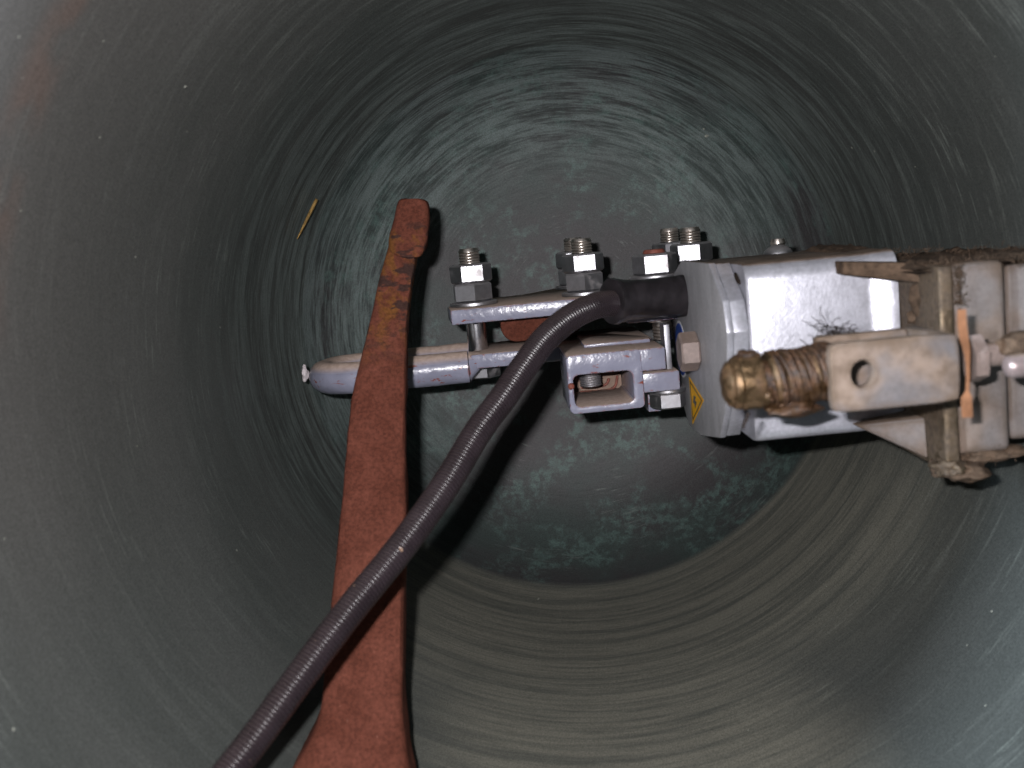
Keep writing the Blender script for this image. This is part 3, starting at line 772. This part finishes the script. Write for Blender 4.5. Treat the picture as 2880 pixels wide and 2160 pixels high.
# fibrous fluff clinging to the dirty edges
def fuzz(name, segs, n, L, rad, m, parent):
    b = bmesh.new()
    for k in range(n):
        a, c = random.choice(segs); p = a.lerp(c, random.random()) + Vector([random.gauss(0, 0.0012) for _ in range(3)])
        d = Vector([random.gauss(0, 1) for _ in range(3)]).normalized(); pts = [p.copy()]
        l = L*random.uniform(0.4, 1.3)
        for q_ in range(4):
            d = (d+Vector([random.gauss(0, 0.5) for _ in range(3)])).normalized(); p = p+d*l/4; pts.append(p.copy())
        sweep(pts, rad*random.uniform(0.6, 1.3), 4, b)
    return tag(link(name, b, m, parent, 180), kind='stuff')
fuzz('dirt_fibres', [(P(2480, 712, 0.70), P(2880, 700, 0.66)), (P(2640, 735, 0.62), P(2880, 728, 0.605)), (P(2560, 755, 0.63), P(2680, 745, 0.602)), (P(2692, 745, 0.599), P(2700, 860, 0.599)),
                     (P(2640, 1318, 0.602), P(2720, 1330, 0.602)), (P(2620, 1300, 0.62), P(2720, 1322, 0.605)), (P(2720, 1285, 0.605), P(2870, 1268, 0.605)), (P(2590, 800, 0.63), P(2640, 900, 0.62))],
     1500, 0.0042, 0.00016, M['dirt'], motor)

# ------------------------------------------------------------------ clevis, spindle, pin and copper strip
YV = 0.535
spin = thing('tension_spindle', P(2180, 1165, 0.56), 'tarnished brass spindle wrapped in greasy brown cord, screwed into the clevis', 'spindle')
a0 = P(2030, 1083, 0.555); a1 = P(2340, 1066, 0.555)
ax = Vector((1, 0, 0.02)).normalized(); RN = 82*0.555/F
Ln = P(2138, 1075, 0.555).x - a0.x
prof = [(RN*0.28, 0), (RN*0.55, Ln*0.04), (RN*0.74, Ln*0.13), (RN*0.80, Ln*0.20), (RN*0.78, Ln*0.24), (RN*0.88, Ln*0.27), (RN*0.93, Ln*0.40), (RN*0.90, Ln*0.44), (RN*0.99, Ln*0.48), (RN, Ln*0.92), (RN*0.93, Ln)]
nb = lathe(prof, a0, ax, 36, None, 0.0, lambda t, h: 1.0 if h < Ln*0.46 else 0.90+0.10*abs(math.cos(3*t)))
rough(nb, 0.0004, 160)
link('domed_nut', nb, M['brass'], spin, 40)
Lt = a1.x-a0.x
core = lathe([(RN*0.74, Ln*0.95), (RN*0.74, Lt)], a0, ax, 24)
link('rod', core, M['grease'], spin, 40)
def helix(turns, r0, rad, h0, h1, name, m, ph=0.0, n=10, wob=0.1, sd=0):
    a, u, v = frame(ax); N = int(turns*26); pts = []
    for i in range(N+1):
        t = i/N; th = 2*PI*turns*t+ph; r = r0*(1+wob*noise.noise(Vector((th*0.7+sd, sd, 0))))
        pts.append(a0+a*(h0+(h1-h0)*t)+(u*math.cos(th)+v*math.sin(th))*r)
    b = sweep(pts, lambda i, t: rad*(1+0.3*noise.noise(Vector((i*0.3+sd, t, sd)))), n)
    return link(name, b, m, spin, 180)
helix(5.2, RN*0.79, 0.0024, Ln*1.03, Lt*0.97, 'thread_turn', M['brass'], 0.4, 10, 0.03, 1)
for k in range(22):
    h_a = Lt*random.uniform(0.36, 0.62)
    helix(random.uniform(0.9, 2.2)*(1 if k % 5 else -1)*1.0 if k % 5 else random.uniform(0.8, 1.4), RN*random.uniform(0.83, 0.97), random.uniform(0.0007, 0.0014), h_a, Lt*random.uniform(0.9, 0.99), 'cord_wrap', M['grease'], random.uniform(0, 6.28), 6, 0.12, 5+k*3)
lump(2100, 1005, 0.556, 0.007, 0.004, 'grease_clot', M['grease'], spin, 0.006, 9.0, 0.5)
lump(2230, 1146, 0.553, 0.014, 0.0045, 'grease_clot', M['grease'], spin, 0.008, 11.0, 0.6)
lump(2285, 1003, 0.560, 0.014, 0.0060, 'grease_clot', M['grease'], spin, 0.008, 12.0, 0.6)
link('twig', sweep(crom([P(2104, 1160, 0.552), P(2100, 1178, 0.552), P(2093, 1192, 0.552), P(2090, 1205, 0.553)], 4), lambda i, t: 0.0011-0.00004*i, 6), M['hair'], spin, 180)

clevis = thing('clevis_bracket', P(2520, 1160, 0.55), 'dusty grey metal clevis with one round hole, in front of the motor', 'clevis')
vx0 = P(2338, 1060, YV).x; vx1 = P(2702, 1030, YV).x
vz1 = P(2520, 951, YV).z; vz0 = P(2520, 1147, YV).z
hc = P(2428, 1052, YV); hr2 = 39*YV/F
def holed_plate(y0, y1):
    b = bmesh.new(); N = 40
    def outline(y):
        pts = []
        R_ = rrect(vx0, vx1, vz0, vz1, 0.004, y, 4)
        # sample outline by angle from hole centre
        for i in range(N):
            a = 2*PI*i/N; d = Vector((math.cos(a), 0, math.sin(a))); best = None
            for p, q_ in zip(R_, R_[1:]+R_[:1]):
                ex, ez = q_.x-p.x, q_.z-p.z; den = d.x*ez-d.z*ex
                if abs(den) < 1e-12: continue
                s_ = ((p.x-hc.x)*ez-(p.z-hc.z)*ex)/den; u_ = ((p.x-hc.x)*d.z-(p.z-hc.z)*d.x)/den
                if s_ > 0 and -1e-6 <= u_ <= 1+1e-6: best = s_ if best is None else min(best, s_)
            pts.append(Vector((hc.x+d.x*best, y, hc.z+d.z*best)))
        # snap nearest samples to the four corners
        for cx, cz_ in ((vx0+0.001, vz0+0.001), (vx0+0.001, vz1-0.001), (vx1-0.001, vz0+0.001), (vx1-0.001, vz1-0.001)):
            k = min(range(N), key=lambda i: (pts[i].x-cx)**2+(pts[i].z-cz_)**2); pts[k] = Vector((cx, y, cz_))
        return pts
    O = [[b.verts.new(p) for p in outline(y)] for y in (y0, y1)]
    H = [[b.verts.new((hc.x+hr2*k*math.cos(2*PI*i/N)*0.86, y, hc.z+hr2*k*math.sin(2*PI*i/N))) for i in range(N)] for y, k in ((y0, 1.1), (y0+0.0012, 0.98), (y1, 0.98))]
    for i in range(N):
        j = (i+1) % N
        b.faces.new((O[0][i], O[0][j], H[0][j], H[0][i])); b.faces.new((H[0][i], H[0][j], H[1][j], H[1][i])); b.faces.new((H[1][i], H[1][j], H[2][j], H[2][i]))
        b.faces.new((O[1][j], O[1][i], H[2][i], H[2][j])); b.faces.new((O[0][j], O[0][i], O[1][i], O[1][j]))
    bmesh.ops.recalc_face_normals(b, faces=b.faces[:])
    return bev(b, 0.0014, 3, 70)
link('front_cheek', holed_plate(YV, YV+0.008), M['clev'], clevis, 40)
link('end_web', box(vx1-0.009, vx1-0.0006, YV+0.0082, YV+0.052, vz0+0.001, vz1-0.001, 0.0012), M['clev'], clevis, 40)
link('rear_cheek', box(vx0+0.006, vx1-0.0093, YV+0.043, YV+0.051, vz0+0.001, vz1-0.001, 0.0015), M['clev'], clevis, 40)

cop = bmesh.new()
cpath = crom([P(2706, 870, 0.535), P(2706, 905, 0.533), P(2711, 945, 0.533), P(2720, 990, 0.535), P(2723, 1040, 0.537), P(2722, 1090, 0.536), P(2719, 1120, 0.534), P(2720, 1150, 0.534), P(2722, 1174, 0.535)], 6)
N = len(cpath)
prevq = None
for i, p in enumerate(cpath):
    t = i/(N-1); wd = 0.0021 if t < 0.28 else (0.0021-(t-0.28)/0.2*0.0013 if t < 0.48 else (0.0008 if t < 0.66 else min(0.0026, 0.0008+(t-0.66)/0.08*0.0018)))
    q_ = [cop.verts.new(p+Vector((s_*wd, dy, 0))) for s_, dy in ((-1, 0), (1, 0), (1, 0.0009), (-1, 0.0009))]
    if prevq:
        for k in range(4): cop.faces.new((prevq[k], prevq[(k+1) % 4], q_[(k+1) % 4], q_[k]))
    else: cop.faces.new(q_[::-1])
    prevq = q_
cop.faces.new(prevq)
tag(link('copper_strip', cop, M['copper'], None, 40), 'thin orange copper strip standing on edge beside the clevis', 'metal strip')

pin = thing('lock_nut_pin', P(2745, 1070, 0.56), 'dusty hex nut on a short rod with a rounded pin, right of the copper strip', 'nut')
nc = P(2722, 1010, 0.555); nrad = 70*0.555/F
link('hex_nut', bev(hexbm(nc, (1, 0, 0), nrad, 40*0.555/F, PI/6+0.15), 0.0006, 2, 15), M['headbolt'], pin, 30)
link('rod', lathe([(0.0062, 0), (0.0062, 0.03)], nc+Vector((0.0073, 0, 0.0012)), (1, 0, 0), 24), M['headbolt'], pin, 40)
pc = P(2824, 1034, 0.53)
link('round_pin', lathe([(0.0018, 0), (0.0042, 0.0008), (0.0055, 0.0025), (0.0059, 0.005), (0.0059, 0.04)], pc, (1, 0, 0.03), 28), M['pinm'], pin, 50)
lump(2862, 968, 0.55, 0.010, 0.0065, 'caked_dirt', M['dirt'], pin, 0.008, 13.0, 0.4)
tuft('fibre_tuft', P(2345, 945, 0.60), 0.014, 70, M['hair'], 'tangle of dark fibres on the motor above the clevis corner', 'fibres', 0.00022, (1.2, 0.4, 0.8), 1.3)

# ------------------------------------------------------------------ conduit
cable = thing('conduit', P(1727, 880, 0.77), 'black corrugated flexible conduit curving down from the motor across the rusty bar', 'conduit')
cpx = [(1745, 853, .772), (1700, 855, .760), (1663, 864, .748), (1620, 884, .737), (1578, 913, .727), (1528, 960, .714), (1472, 1035, .696), (1418, 1115, .680), (1345, 1214, .662), (1248, 1373, .636), (1130, 1537, .608), (985, 1716, .58), (852, 1892, .556), (725, 2066, .534), (652, 2160, .522), (540, 2300, .505), (420, 2450, .49)]
path = crom([P(*c) for c in cpx], 10)
PIT = 0.0023
path = resample(path, PIT/4)
RC = 0.0091
b = sweep(path, lambda i, t: RC*(0.925, 1.0, 1.012, 1.0)[i % 4]*(1.0-0.10*i/len(path)), 26)
link('corrugated_tube', b, M['conduit'], cable, 60)
g0 = P(1716, 848, 0.768); g1 = PX(1924, 831, XC)
gd = (g1-g0).normalized(); GL = (g1-g0).length
RG = 62*0.775/F
bp = [(RC*1.05, 0), (RG*0.93, 0.0004), (RG*1.03, 0.0012), (RG*1.05, 0.005), (RG*1.0, 0.0062), (RG*0.98, 0.010)]
bp += [(RG*(0.90+0.06*abs(k/14-0.35)), 0.012+(GL-0.0165)*k/14) for k in range(15)] + [(RG*0.97, GL-0.004), (RG*0.98, GL-0.0006)]
b = lathe(bp, g0, gd, 48, None, 0.0, lambda t, h: 1+0.022*noise.noise(Vector((math.cos(t)*2.2, math.sin(t)*2.2, h*40))))
rough(b, 0.0004, 110)
link('rubber_boot', b, M['boot'], cable, 55)
